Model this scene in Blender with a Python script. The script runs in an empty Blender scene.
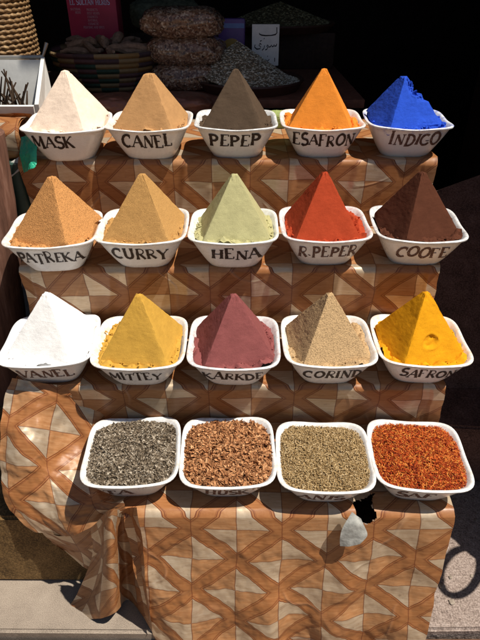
import bpy, bmesh, math, random
from mathutils import Vector, Matrix, noise
import numpy as np
random.seed(7); rng = np.random.default_rng(7)
D = bpy.data; SC = bpy.context.scene; C = SC.collection
R = math.radians
S = 0.19                    # one bowl spacing, metres
CAMH = 6.36                 # camera height above the slab in bowl spacings
PITCH = R(32.97); F = 550.0

# ---------------------------------------------------------------- camera, world, sun, exposure
cam = D.objects.new('camera', D.cameras.new('camera')); C.objects.link(cam); SC.camera = cam
cam.location = (0, 0, CAMH*S); cam.rotation_euler = (R(90)-PITCH, 0, 0)
cam.data.sensor_fit = 'VERTICAL'; cam.data.sensor_height = 36; cam.data.lens = F/640*36
cam.data.clip_start = .02; cam.data.clip_end = 200
SLX, SLY = .46, .17         # sun: how far it leans right and forward per unit of height
sundir = Vector((SLX, -SLY, 1)).normalized()
SUN_EL = math.asin(sundir.z); SUN_AZ = math.atan2(sundir.x, sundir.y)
W = D.worlds.new('World'); SC.world = W; W.use_nodes = True
nt = W.node_tree; bg = nt.nodes['Background']; sky = nt.nodes.new('ShaderNodeTexSky')
sky.sky_type = 'NISHITA'; sky.sun_disc = False; sky.sun_elevation = SUN_EL; sky.sun_rotation = SUN_AZ
nt.links.new(sky.outputs[0], bg.inputs[0]); bg.inputs[1].default_value = .042
sun = D.objects.new('sun', D.lights.new('sun', 'SUN')); C.objects.link(sun)
sun.data.energy = 5.0; sun.data.angle = R(.55); sun.data.color = (1, .93, .82)
sun.rotation_euler = sundir.to_track_quat('Z', 'Y').to_euler(); sun.location = (1, -1, 4)
SC.view_settings.view_transform = 'Standard'; SC.view_settings.look = 'None'
SC.view_settings.exposure = .30; SC.view_settings.gamma = 1; SC.view_settings.use_curve_mapping = False

# ---------------------------------------------------------------- helpers
def U(x, d, h): return Vector((x*S, d*S, (h+CAMH)*S))      # right, away, height (relative to the eye), in bowl spacings
def at(px, py, d):                                          # where the sight line through a pixel is d away
    k = (320-py)/F; e = PITCH - math.atan(k); h = -d*math.tan(e)
    z = d*math.cos(PITCH) - h*math.sin(PITCH)
    return U((px-240)/F*z, d, h)
def mesh_obj(name, verts, faces, mat, parent=None, smooth=True, sharp=None, uv=None, col=None):
    me = D.meshes.new(name); me.from_pydata([tuple(v) for v in verts], [], [tuple(f) for f in faces])
    if smooth: me.shade_smooth()
    if sharp: me.set_sharp_from_angle(angle=R(sharp))
    if uv is not None:
        l = me.uv_layers.new(name='UVMap'); idx = np.empty(len(me.loops), dtype=np.int32)
        me.loops.foreach_get('vertex_index', idx); l.data.foreach_set('uv', np.asarray(uv, dtype=np.float32)[idx].ravel())
    if col is not None:
        a = me.attributes.new('tone', 'FLOAT', 'FACE'); a.data.foreach_set('value', np.asarray(col, dtype=np.float32))
    me.update(); me.materials.append(mat)
    o = D.objects.new(name, me); C.objects.link(o)
    if parent is not None: o.parent = parent
    return o
def empty(name, loc, rz=0):
    o = D.objects.new(name, None); C.objects.link(o); o.location = loc; o.rotation_euler = (0, 0, rz); o.empty_display_size = .05
    return o
def tag(o, label=None, cat=None, group=None, kind=None):
    if label: o['label'] = label
    if cat: o['category'] = cat
    if group: o['group'] = group
    if kind: o['kind'] = kind
    return o
class MB:
    def __init__(s): s.v = []; s.f = []
    def box(s, a, b, bev=0):
        x0, y0, z0 = a; x1, y1, z1 = b; bm = bmesh.new(); bmesh.ops.create_cube(bm, size=1)
        for v in bm.verts: v.co = Vector(((x0+x1)/2+v.co.x*(x1-x0), (y0+y1)/2+v.co.y*(y1-y0), (z0+z1)/2+v.co.z*(z1-z0)))
        if bev: bmesh.ops.bevel(bm, geom=bm.edges[:], offset=bev, segments=2, affect='EDGES', profile=.6)
        s.add(bm); return s
    def add(s, bm, M=None):
        n = len(s.v); bm.verts.index_update()
        s.v += [(M @ v.co) if M else v.co.copy() for v in bm.verts]
        s.f += [[n+v.index for v in f.verts] for f in bm.faces]; bm.free()
    def tube(s, pts, rad, seg=8, cap=True):
        n0 = len(s.v); pts = [Vector(p) for p in pts]; N = len(pts)
        rr = rad if isinstance(rad, (list, tuple)) else [rad]*N
        up = Vector((0, 0, 1))
        for i, p in enumerate(pts):
            t = (pts[min(i+1, N-1)]-pts[max(i-1, 0)]).normalized()
            a = t.cross(up);  a = a if a.length > 1e-3 else t.cross(Vector((0, 1, 0)))
            a.normalize(); b = t.cross(a); up = -b if b.dot(up) < 0 else b
            for k in range(seg):
                c = 2*math.pi*k/seg; s.v.append(p + (a*math.cos(c)+b*math.sin(c))*rr[i])
        for i in range(N-1):
            for k in range(seg):
                q = (k+1) % seg; s.f.append([n0+i*seg+k, n0+i*seg+q, n0+(i+1)*seg+q, n0+(i+1)*seg+k])
        if cap: s.f.append([n0+k for k in range(seg)][::-1]); s.f.append([n0+(N-1)*seg+k for k in range(seg)])
        return s
    def build(s, name, mat, parent=None, smooth=True, sharp=40): return mesh_obj(name, s.v, s.f, mat, parent, smooth, sharp)

# ---------------------------------------------------------------- materials
class N:                                                    # tiny node builder
    def __init__(s, name):
        s.m = D.materials.new(name); s.m.use_nodes = True; s.t = s.m.node_tree; s.b = s.t.nodes['Principled BSDF']
        s.b.inputs['Specular IOR Level'].default_value = .3
    def n(s, typ, **kw):
        x = s.t.nodes.new(typ)
        for k, v in kw.items(): setattr(x, k, v)
        return x
    def link(s, a, b): s.t.links.new(a, b)
    def val(s, sock, v):
        if isinstance(v, (int, float)): sock.default_value = v
        elif isinstance(v, (tuple, list)): sock.default_value = v if len(v) == len(sock.default_value) else (*v, 1)
        else: s.link(v, sock)
    def math(s, op, a, b=0, c=None):
        x = s.n('ShaderNodeMath', operation=op); s.val(x.inputs[0], a); s.val(x.inputs[1], b)
        if c is not None: s.val(x.inputs[2], c)
        return x.outputs[0]
    def mix(s, fac, a, b, mode='MIX'):
        x = s.n('ShaderNodeMix', data_type='RGBA', blend_type=mode)
        s.val(x.inputs[0], fac); s.val(x.inputs[6], a); s.val(x.inputs[7], b); return x.outputs[2]
    def noise(s, scale, detail=4, rough=.6, vec=None, dist=0):
        x = s.n('ShaderNodeTexNoise'); x.inputs['Scale'].default_value = scale; x.inputs['Detail'].default_value = detail
        x.inputs['Roughness'].default_value = rough; x.inputs['Distortion'].default_value = dist
        s.link(vec or s.obj(), x.inputs['Vector']); return x.outputs['Fac']
    def obj(s):
        if not hasattr(s, 'tc'): s.tc = s.n('ShaderNodeTexCoord')
        return s.tc.outputs['Object']
    def ramp(s, fac, stops):
        x = s.n('ShaderNodeValToRGB'); e = x.color_ramp.elements
        while len(e) < len(stops): e.new(.5)
        for i, (p, c) in enumerate(stops): e[i].position = p; e[i].color = (*c, 1) if len(c) == 3 else c
        s.link(fac, x.inputs[0]); return x.outputs[0]
    def color(s, v): s.val(s.b.inputs['Base Color'], v); return s
    def rough(s, v): s.val(s.b.inputs['Roughness'], v); return s
    def spec(s, v): s.b.inputs['Specular IOR Level'].default_value = v; return s
    def bump(s, h, strength=.5, dist=.001):
        x = s.n('ShaderNodeBump'); x.inputs['Strength'].default_value = strength; x.inputs['Distance'].default_value = dist
        s.link(h, x.inputs['Height'])
        if hasattr(s, 'lastb'): s.link(s.lastb, x.inputs['Normal'])
        s.lastb = x.outputs[0]; s.link(x.outputs[0], s.b.inputs['Normal']); return s
def scl(c, k): return tuple(min(1, v*k) for v in c)
def powder(name, c, grain=900, contrast=.22, dark=None, light=None, coarse=0):
    m = N(name); n1 = m.noise(45, 5, .6); n2 = m.noise(grain, 2, .6)
    base = m.ramp(n1, [(.3, scl(c, 1-contrast*.55)), (.7, scl(c, 1+contrast*.4))])
    sp = m.ramp(n2, [(.36, dark or scl(c, .55)), (.5, c), (.66, light or scl(c, 1.3))])
    m.color(m.mix(.25+.5*(coarse > 0), base, sp)).rough(1).spec(.08)
    mp = m.n('ShaderNodeMapping'); mp.inputs['Scale'].default_value = (25, 25, 260); mp.inputs['Rotation'].default_value = (.25, .2, 0); m.link(m.obj(), mp.inputs['Vector'])
    m.bump(m.noise(1, 4, .6, mp.outputs[0]), .18, .0015)
    pit = m.ramp(m.noise(210, 2, .5), [(.66, (0, 0, 0)), (.74, (1, 1, 1))]); m.bump(pit, -.5, .002)
    m.bump(n2, .5+.4*coarse, .0006+.0012*coarse).bump(m.noise(140, 4, .7), .28, .002).bump(n1, .35, .003)
    return m.m
def plain(name, c, rough=.6, spec=.3, var=.15, scale=30, bump=.2, metal=0):
    m = N(name); n = m.noise(scale, 6, .65)
    m.color(m.ramp(n, [(.3, scl(c, 1-var)), (.7, scl(c, 1+var))])).rough(rough).spec(spec).bump(n, bump, .002)
    m.b.inputs['Metallic'].default_value = metal; return m.m

M = {}
def mat_melamine():
    m = N('white_melamine'); n = m.noise(60, 6, .7); g = m.noise(9, 3, .6)
    dirt = m.ramp(n, [(.58, (0, 0, 0)), (.75, (1, 1, 1))])
    c = m.mix(m.math('MULTIPLY', dirt, .16), (.77, .78, .79), (.40, .34, .28))
    m.color(m.mix(m.math('MULTIPLY', g, .14), c, (.59, .60, .61))).rough(m.math('ADD', m.math('MULTIPLY', n, .2), .18)).spec(.5)
    m.bump(g, .12, .002); return m.m
M['melamine'] = mat_melamine()
def mat_paint():
    m = N('black_brown_paint'); n = m.noise(230, 4, .7); m.color(m.ramp(n, [(.35, (.012, .009, .008)), (.62, (.035, .018, .014)), (.8, (.22, .15, .13))])).rough(.55); return m.m
M['paint'] = mat_paint()
def mat_faded():
    m = N('faded_brown_paint'); n = m.noise(300, 4, .7); m.color(m.ramp(n, [(.35, (.05, .025, .02)), (.6, (.16, .09, .075)), (.75, (.55, .48, .45))])).rough(.6); return m.m
M['faded'] = mat_faded()

def mat_vinyl():
    """printed vinyl: crossing brown wood-look bands, rhombi quartered into silver and tan, thin dark lines"""
    m = N('printed_vinyl'); m.tc = m.n('ShaderNodeTexCoord'); uv = m.tc.outputs['UV']
    sep = m.n('ShaderNodeSeparateXYZ')
    nz = m.n('ShaderNodeTexNoise'); nz.inputs['Scale'].default_value = 14; m.link(uv, nz.inputs['Vector'])
    dv = m.n('ShaderNodeVectorMath', operation='MULTIPLY_ADD'); m.link(nz.outputs['Color'], dv.inputs[0]); dv.inputs[1].default_value = (.0015, .0015, 0)
    m.link(uv, dv.inputs[2]); m.link(dv.outputs[0], sep.inputs[0])
    a, b = .088, .158
    uu = m.math('DIVIDE', sep.outputs[0], 2*a); vv = m.math('DIVIDE', sep.outputs[1], b)
    p = m.math('ADD', uu, vv); q = m.math('SUBTRACT', uu, vv)
    fp = m.math('FRACT', p); fq = m.math('FRACT', q)
    dp = m.math('PINGPONG', p, .5); dq = m.math('PINGPONG', q, .5)      # distance to nearest crossing line
    dmin = m.math('MINIMUM', dp, dq)
    cu = m.math('SUBTRACT', m.math('ADD', fp, fq), 1); cv = m.math('SUBTRACT', fp, fq)
    light = m.math('GREATER_THAN', m.math('MULTIPLY', cu, cv), 0)
    inner = m.math('GREATER_THAN', dmin, .134)
    light = m.math('MULTIPLY', light, inner)
    def line(x, c0, w):
        t = m.math('ABSOLUTE', m.math('SUBTRACT', x, c0)); return m.math('LESS_THAN', t, w)
    ln = m.math('MAXIMUM', line(dmin, .129, .0065), line(dmin, .098, .0050))
    ln = m.math('MAXIMUM', ln, m.math('MULTIPLY', line(dmin, .083, .0035), .6))
    vl = line(m.math('PINGPONG', m.math('DIVIDE', sep.outputs[0], a), .5), 0, .012)
    vl = m.math('MULTIPLY', vl, .75)
    hl = m.math('MULTIPLY', m.math('MULTIPLY', line(cv, 0, .012), inner), .7)
    ln = m.math('MAXIMUM', ln, m.math('MAXIMUM', vl, hl))
    # wood-like grain, direction changing with the side of the rhomb
    def grain(ang, sx, sy):
        mp = m.n('ShaderNodeMapping'); mp.inputs['Rotation'].default_value = (0, 0, R(ang)); mp.inputs['Scale'].default_value = (sx, sy, 1)
        m.link(uv, mp.inputs['Vector']); return m.noise(1, 5, .65, mp.outputs[0], .4)
    g1 = grain(43, 22, 260); g2 = grain(-43, 22, 260); g3 = grain(20, 30, 200)
    gb = m.n('ShaderNodeMix', data_type='FLOAT'); m.link(m.math('LESS_THAN', dp, dq), gb.inputs[0]); m.link(g1, gb.inputs[2]); m.link(g2, gb.inputs[3])
    band = m.ramp(gb.outputs[0], [(.25, (.24, .088, .026)), (.5, (.31, .125, .042)), (.75, (.38, .172, .066))])
    tan = m.ramp(g3, [(.25, (.30, .128, .046)), (.5, (.375, .180, .075)), (.75, (.45, .245, .118))])
    silver = m.ramp(g3, [(.25, (.46, .33, .21)), (.5, (.54, .42, .295)), (.75, (.62, .52, .39))])
    c = m.mix(inner, band, tan); c = m.mix(light, c, silver)
    c = m.mix(m.math('MULTIPLY', ln, .85), c, (.12, .024, .007))
    # wear: large faded and grimy patches
    wear = m.noise(7, 5, .6, uv); worn = m.ramp(wear, [(.6, (0, 0, 0)), (.74, (1, 1, 1))])
    c = m.mix(m.math('MULTIPLY', worn, .45), c, (.20, .075, .030))
    grime = m.noise(48, 6, .75, uv); c = m.mix(m.math('MULTIPLY', m.ramp(grime, [(.58, (0, 0, 0)), (.72, (1, 1, 1))]), .45), c, (.12, .060, .032))
    cn_ = m.math('ABSOLUTE', m.math('SUBTRACT', m.noise(6, 1, .4, uv, .5), .5)); cm = m.noise(6, 2, .5, uv)
    cre = m.math('MULTIPLY', m.ramp(cn_, [(0, (1, 1, 1)), (.022, (0, 0, 0))]), m.ramp(cm, [(.50, (0, 0, 0)), (.60, (1, 1, 1))]))
    c = m.mix(m.math('MULTIPLY', cre, .10), c, (.62, .50, .38))
    m.bump(cre, .5, .003)
    m.color(c).rough(m.math('ADD', m.math('MULTIPLY', m.noise(25, 4, .6, uv), .3), .30)).spec(.45)
    m.link(m.math('MULTIPLY', light, .45), m.b.inputs['Metallic'])
    m.bump(m.noise(22, 4, .55, uv), .16, .004).bump(m.noise(240, 3, .6, uv), .2, .0006)
    return m.m
M['vinyl'] = mat_vinyl()
M['vinyl_back'] = plain('vinyl_backing', (.36, .36, .335), .8, .1, .3, 60, .8)
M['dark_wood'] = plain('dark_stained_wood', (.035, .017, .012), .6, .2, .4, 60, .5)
M['dark_wall'] = plain('shade_dark_shop_wall', (.010, .007, .006), .9, .1, .3, 12, .3)  # near-black colour paints in the darkness of the shop interior
M['plank'] = plain('rough_plank', (.07, .04, .025), .8, .2, .4, 50, .6)

def mat_stone(name, c1, c2, c3, sc=18, spk=500, rough=.85, bump=.6):
    m = N(name); a = m.noise(sc, 8, .65); b = m.noise(spk, 2, .5); w = m.noise(sc*.25, 4, .6)
    base = m.ramp(a, [(.32, c1), (.5, c2), (.68, c3)])
    sp = m.ramp(b, [(.36, scl(c1, .5)), (.5, c2), (.66, scl(c3, 1.35))])
    m.color(m.mix(.42, base, sp)).rough(rough).bump(b, .3, .001).bump(a, bump, .004).bump(w, .4, .01); return m.m
M['granite'] = mat_stone('speckled_granite', (.12, .085, .072), (.26, .20, .17), (.38, .31, .275), 60, 260)
M['limestone'] = mat_stone('worn_limestone', (.15, .12, .095), (.27, .22, .175), (.37, .31, .25), 7, 700)
M['moss'] = mat_stone('stained_stone', (.075, .042, .015), (.16, .092, .033), (.26, .155, .06), 16, 300, .9, .8)
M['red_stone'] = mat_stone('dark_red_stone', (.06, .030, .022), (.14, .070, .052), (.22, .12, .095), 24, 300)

# ---------------------------------------------------------------- setting: ground, slabs, stone
g = MB().box(U(-60, -60, -8.2), U(60, 80, -7.3)).build('ground', mat_stone('dusty_ground', (.15, .105, .07), (.21, .15, .10), (.28, .20, .14), 9, 200), smooth=False, sharp=None)
tag(g, kind='structure')
def slab(name, pts, top, bot, mat, label, cat, seed=0, grid=.06):
    """a stone slab from a plan polygon, edge slightly worn"""
    bm = bmesh.new(); vs = [bm.verts.new(U(x, d, top)) for x, d in pts]; f = bm.faces.new(vs); bm.normal_update()
    if f.normal.z < 0: f.normal_flip()
    r = bmesh.ops.extrude_face_region(bm, geom=[f]); 
    for v in [e for e in r['geom'] if isinstance(e, bmesh.types.BMVert)]: v.co.z += 0
    for v in vs: v.co.z = (bot+CAMH)*S
    bmesh.ops.recalc_face_normals(bm, faces=bm.faces[:])
    bmesh.ops.bevel(bm, geom=[e for e in bm.edges], offset=.006, segments=3, affect='EDGES')
    mb = MB(); mb.add(bm); o = mb.build(name, mat, None); return tag(o, label, cat)
# left pale ledge and right granite ledge (meeting under the cloth)
o = slab('ledge', [(-9, 3.36), (0.3, 3.29), (0.3, 12), (-9, 12)], -6.36, -7.3, M['limestone'], None, None); tag(o, kind='structure')
o = slab('pavement', [(0.306, 3.30), (9, 3.42), (9, 12), (0.306, 12)], -6.36, -7.3, M['granite'], None, None); tag(o, kind='structure')
# brown timber edge strip in front of the granite
tag(MB().box(U(0.31, 3.18, -7.3), U(9, 3.29, -6.47), .004).build('edging_board', plain('worn_brown_board', (.15, .075, .045), .7, .2, .3, 40, .5)), 'worn brown board along the front edge of the grey granite paving', 'board')
tag(MB().box(U(-9, 3.16, -7.3), U(0.3, 3.27, -6.50), .004).build('kerb_stone', plain('brown_kerb_stone', (.26, .165, .10), .85, .2, .3, 30, .6)), 'brown kerb stone under the pale stone ledge', 'kerb stone')
# stained block at left that closes the space under the stand
o = slab('stone_block', [(-4.2, 3.93), (-1.34, 3.91), (-1.34, 6.0), (-4.2, 6.0)], -5.16, -6.355, M['moss'], 'brown and mustard stained stone block under the hanging cloth corner', 'stone block')
o = slab('stone_block', [(-5.6, 3.60), (-2.42, 3.66), (-2.42, 3.80), (-5.6, 3.74)], -4.72, -5.6, M['limestone'], 'pale stone block end at the left edge beside the hanging cloth', 'stone block') if False else None
# grit and chips on the ledges
def grit(name, n, xr, dr, h, mat, label, size=(.003, .008)):
    V = []; Fc = []; T = []
    for i in range(n):
        x = random.uniform(*xr); d = random.uniform(*dr); s_ = random.uniform(*size)*random.random()**1.2+.001
        c = U(x, d, h); bm = bmesh.new(); bmesh.ops.create_icosphere(bm, subdivisions=1, radius=s_)
        k = len(V)
        for v in bm.verts: V.append(c + Vector((v.co.x*random.uniform(.7, 1.3), v.co.y*random.uniform(.7, 1.3), v.co.z*.5+s_*.2)))
        bm.verts.index_update(); Fc += [[k+v.index for v in f.verts] for f in bm.faces]; bm.free()
    o = mesh_obj(name, V, Fc, mat, None, False); return tag(o, label, 'grit', kind='stuff')
grit('grit', 70, (1.9, 3.6), (3.4, 5.4), -6.36, M['limestone'], 'small crumbs and grit scattered on the stone paving')

# ---------------------------------------------------------------- the dark shop behind
shop = empty('shop_front', U(0, 14, -7.3)); tag(shop, 'dark unlit open shop front behind the spice display', 'shop')
shop_o = shop.location.copy()
def rel(o, root):                                           # keep world place while parented
    o.parent = root; o.matrix_parent_inverse = Matrix.Translation(root.location).inverted() if root.rotation_euler.z == 0 else root.matrix_basis.inverted(); return o
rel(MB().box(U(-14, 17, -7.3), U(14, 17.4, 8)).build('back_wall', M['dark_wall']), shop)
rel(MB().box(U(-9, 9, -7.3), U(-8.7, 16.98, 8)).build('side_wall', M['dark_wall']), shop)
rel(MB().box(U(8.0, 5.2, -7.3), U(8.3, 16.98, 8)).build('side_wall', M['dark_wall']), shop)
rel(MB().box(U(-8.68, 9.45, 5.0), U(-.22, 16.98, 5.15)).build('shade_ceiling', M['dark_wall']), shop)  # out of view, front edge set back so sun reaches the wicker basket
rel(MB().box(U(-.20, 7.35, 5.0), U(7.98, 16.98, 5.15)).build('shade_ceiling', M['dark_wall']), shop)  # out of view, brought forward to shade the goods behind the steps
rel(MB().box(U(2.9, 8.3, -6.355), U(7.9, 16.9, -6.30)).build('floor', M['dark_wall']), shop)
# dark red plinth beside the stand, and a counter added further right, out of frame, to shade it
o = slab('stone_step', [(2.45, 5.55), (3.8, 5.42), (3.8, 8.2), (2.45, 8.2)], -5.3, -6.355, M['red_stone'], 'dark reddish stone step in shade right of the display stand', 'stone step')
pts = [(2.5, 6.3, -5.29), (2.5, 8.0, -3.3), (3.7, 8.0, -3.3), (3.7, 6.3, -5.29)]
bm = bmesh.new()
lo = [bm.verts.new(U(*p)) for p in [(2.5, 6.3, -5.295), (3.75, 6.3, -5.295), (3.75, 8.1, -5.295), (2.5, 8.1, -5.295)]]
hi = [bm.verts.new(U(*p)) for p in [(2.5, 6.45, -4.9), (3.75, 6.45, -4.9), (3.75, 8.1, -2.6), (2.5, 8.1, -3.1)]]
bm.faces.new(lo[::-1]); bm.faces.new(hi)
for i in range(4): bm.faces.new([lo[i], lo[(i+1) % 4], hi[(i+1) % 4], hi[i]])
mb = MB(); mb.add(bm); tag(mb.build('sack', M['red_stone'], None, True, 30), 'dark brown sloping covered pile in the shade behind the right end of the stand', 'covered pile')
ct = MB().box(U(4.1, 4.45, -6.355), U(5.6, 7.7, -.45), .01).build('shade_block', M['dark_wood'])
tag(ct, 'added unseen dark wooden counter standing right of the display', 'shade_block')

# ---------------------------------------------------------------- stepped stand
STEPS = [  # rim depth, tread height, front edge, x left, x right
    (6.832, -1.988, 6.52, -2.60, 2.33), (5.702, -2.850, 5.41, -2.40, 2.20),
    (4.870, -3.834, 4.57, -2.42, 2.20), (4.044, -4.668, 3.60, -1.20, 2.16)]
st = empty('display_stand', U(0, 6, -6.36)); tag(st, 'stepped wooden stand under the patterned cloth, four steps high', 'display stand')
backs = [8.55, 6.50, 5.42, 4.58]
for i, (rd, th, fe, xl, xr) in enumerate(STEPS):
    t = MB().box(U(xl+.04, fe+(.03 if i < 3 else .55), th-.14), U(xr-.04, backs[i], th-.025), .002).build('step', M['plank']); rel(t, st)
    for x0 in (xl+.06, xr-.18):
        lg = MB().box(U(x0, fe+.06, -6.352), U(x0+.12, backs[i]-.02, th-.142)).build('side_board', M['plank']); rel(lg, st)

# ---------------------------------------------------------------- cloth
def vnoise(x, y, z=0, o=4): return noise.fractal(Vector((x, y, z)), 1.0, 2.0, o)
def grid_cloth(name, P, uvs, mat, parent=None, hole=None, thick=.0012):
    nu, nv = len(P), len(P[0]); V = [p for col in P for p in col]; uv = [q for col in uvs for q in col]
    Fc = []
    for i in range(nu-1):
        for j in range(nv-1):
            if hole and hole(i/(nu-1), j/(nv-1)): continue
            Fc.append((i*nv+j, i*nv+j+1, (i+1)*nv+j+1, (i+1)*nv+j))
    return mesh_obj(name, V, Fc, mat, parent, True, None, uv)

def profile_points(prof, n):                                 # prof: list of (d, h); rounded corners; returns n samples with arc length
    P = []
    for k in range(len(prof)):
        if k in (0, len(prof)-1): P.append(prof[k]); continue
        a = np.array(prof[k-1]); b = np.array(prof[k]); c = np.array(prof[k+1]); r = .045
        u = (a-b)/np.linalg.norm(a-b); w = (c-b)/np.linalg.norm(c-b)
        for t in np.linspace(0, 1, 6): P.append(tuple((1-t)**2*(b+u*r)+2*t*(1-t)*b+t*t*(b+w*r)))
    P = np.array(P); L = np.r_[0, np.cumsum(np.linalg.norm(np.diff(P, axis=0), axis=1))]
    s = np.linspace(0, L[-1], n); return np.c_[np.interp(s, L, P[:, 0]), np.interp(s, L, P[:, 1])], s

# upper cloth: over the three upper steps down on to the fourth tread
prof = [(8.6, -1.97), (STEPS[0][2], -1.97), (STEPS[0][2]+.03, -2.83), (STEPS[1][2], -2.832), (STEPS[1][2]+.08, -3.81), (STEPS[2][2], -3.816), (STEPS[2][2]+.09, -4.645), (4.10, -4.650)]
pp, ss = profile_points(prof, 330)
nu = 240; P = []; UVs = []
def ends(s):   # x range along the profile
    Ls = [0, 2.13, 2.99, 4.05, 5.03, 5.85, 6.68, 7.3]
    xl = [-2.62, -2.64, -2.56, -2.44, -2.46, -2.46, -2.44, -1.6]; xr = [2.33, 2.34, 2.33, 2.22, 2.23, 2.22, 2.23, 2.2]
    return np.interp(s, Ls, xl), np.interp(s, Ls, xr)
for i in range(nu):
    u = i/(nu-1); col = []; uc = []
    for j, (d, h) in enumerate(pp):
        s = ss[j]; a, b = ends(s); x = a+(b-a)*u
        # segment type: vertical or horizontal -> push only outwards
        j2 = min(j+1, len(pp)-1); j1 = max(j-1, 0); t = pp[j2]-pp[j1]; t = t/np.linalg.norm(t)
        nrm = np.array([-(-t[1]), -t[0]]) if False else np.array([t[1], -t[0]])   # outward (towards viewer / up)
        if t[0] < -.5: nrm = np.array([0, 1.])
        elif t[1] < -.5: nrm = np.array([-1., 0])
        vert = abs(t[1])
        w = .5+.5*vnoise(x*1.1+3, s*.9, 1.3); fine = .5+.5*vnoise(x*5, s*5, 4.2)
        amp = .008+.018*vert*w**1.5+.004*fine
        # long vertical creases on the faces
        cre = abs(vnoise(x*2.3+s*.35, s*.25, 9.1, 2)); amp += vert*.014*max(0, .35-cre)/.35
        edge = min(u, 1-u)
        if edge < .03: amp += .02*math.sin(s*4)*(.03-edge)/.03+.01
        dd = d+nrm[0]*amp; hh = h+nrm[1]*amp
        xx = x + .03*vnoise(s*2.2, 3.3)*(1 if edge < .2 else .3)
        col.append(U(xx, dd, hh)); uc.append((x*S+2, -s*S+.008*vnoise(x*.6, s*.4, 7)+3.045))
    P.append(col); UVs.append(uc)
cl = grid_cloth('tablecloth', P, UVs, M['vinyl']); tag(cl, 'brown and silver geometric vinyl cloth covering the three upper steps', 'tablecloth', 'patterned vinyl cloths')

def patch(ctrl, nu, nv, amp=.01, seed=0, uvo=(0, 0), uvs=1.0):
    """ctrl[row][col] = (px, py, d) control points, Catmull-Rom in both ways"""
    A = np.array([[list(at(*c)) for c in row] for row in ctrl])
    def cr(Q, n):                                            # along axis 0
        m = len(Q); T = np.linspace(0, m-1-1e-6, n); out = []
        for t in T:
            k = int(t); f = t-k; p0 = Q[max(k-1, 0)] if k > 0 else 2*Q[0]-Q[1]; p1 = Q[k]; p2 = Q[min(k+1, m-1)]; p3 = Q[k+2] if k+2 < m else 2*Q[m-1]-Q[m-2]
            out.append(.5*((2*p1)+(-p0+p2)*f+(2*p0-5*p1+4*p2-p3)*f*f+(-p0+3*p1-3*p2+p3)*f**3))
        return np.array(out)
    B = cr(A, nv); B = np.swapaxes(cr(np.swapaxes(B, 0, 1), nu), 0, 1)     # B[v][u]
    du = np.gradient(B, axis=1); dv = np.gradient(B, axis=0); nn = np.cross(du, dv); nn /= np.linalg.norm(nn, axis=2)[..., None]+1e-9
    Lu = np.cumsum(np.linalg.norm(np.diff(B, axis=1), axis=2), axis=1).mean(0); Lv = np.cumsum(np.linalg.norm(np.diff(B, axis=0), axis=2), axis=0).mean(1)
    Lu = np.r_[0, Lu]; Lv = np.r_[0, Lv]
    P = []; uv = []
    for i in range(nu):
        c = []; q = []
        for j in range(nv):
            w = vnoise(Lu[i]*9+seed, Lv[j]*9, seed)*amp+(.006*math.sin(Lu[i]*46+Lv[j]*14+1.5*vnoise(Lv[j]*6, 2.2))*min(1, Lv[j]*5)*(1-max(0, i/nu-.55)*2) if amp >= .01 else 0)+vnoise(Lu[i]*40+seed, Lv[j]*40, seed)*amp*.25
            c.append(Vector(B[j, i]+nn[j, i]*w)); q.append((Lu[i]*uvs+uvo[0], -Lv[j]*uvs+uvo[1]))
        P.append(c); uv.append(q)
    return P, uv
wing = [[(12, 378, 4.56), (42, 383, 4.54), (82, 386, 4.56), (124, 389, 4.58)],
        [(3, 400, 4.40), (40, 403, 4.40), (78, 408, 4.55), (118, 414, 4.62)],
        [(-1, 440, 4.17), (33, 444, 4.12), (70, 450, 4.33), (118, 452, 4.46)],
        [(2, 474, 4.04), (38, 482, 3.96), (70, 486, 3.99), (120, 486, 3.97)],
        [(10, 503, 3.93), (44, 512, 3.83), (76, 512, 3.76), (124, 500, 3.66)],
        [(34, 530, 3.84), (60, 537, 3.74), (88, 529, 3.66), (128, 509, 3.55)]]
P, uv = patch(wing, 80, 110, .010, 2, (2-.08, 3.045-1.20))
tag(grid_cloth('tablecloth', P, uv, M['vinyl']), 'loose corner of patterned vinyl cloth sagging over the left end of the lowest step', 'tablecloth', 'patterned vinyl cloths')
low = [[(34, 524, 3.84), (62, 535, 3.77), (90, 528, 3.70), (117, 514, 3.62)],
       [(50, 541, 3.85), (74, 551, 3.82), (94, 556, 3.74), (112, 556, 3.64)],
       [(60, 548, 3.85), (78, 564, 3.84), (97, 576, 3.78), (110, 590, 3.68)]]
P, uv = patch(low, 50, 40, .005, 5, (2.3, 2.2))
tag(grid_cloth('tablecloth', P, uv, M['vinyl']), 'shaded under layer of patterned vinyl cloth below the sagging corner at left', 'tablecloth', 'patterned vinyl cloths')

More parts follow.
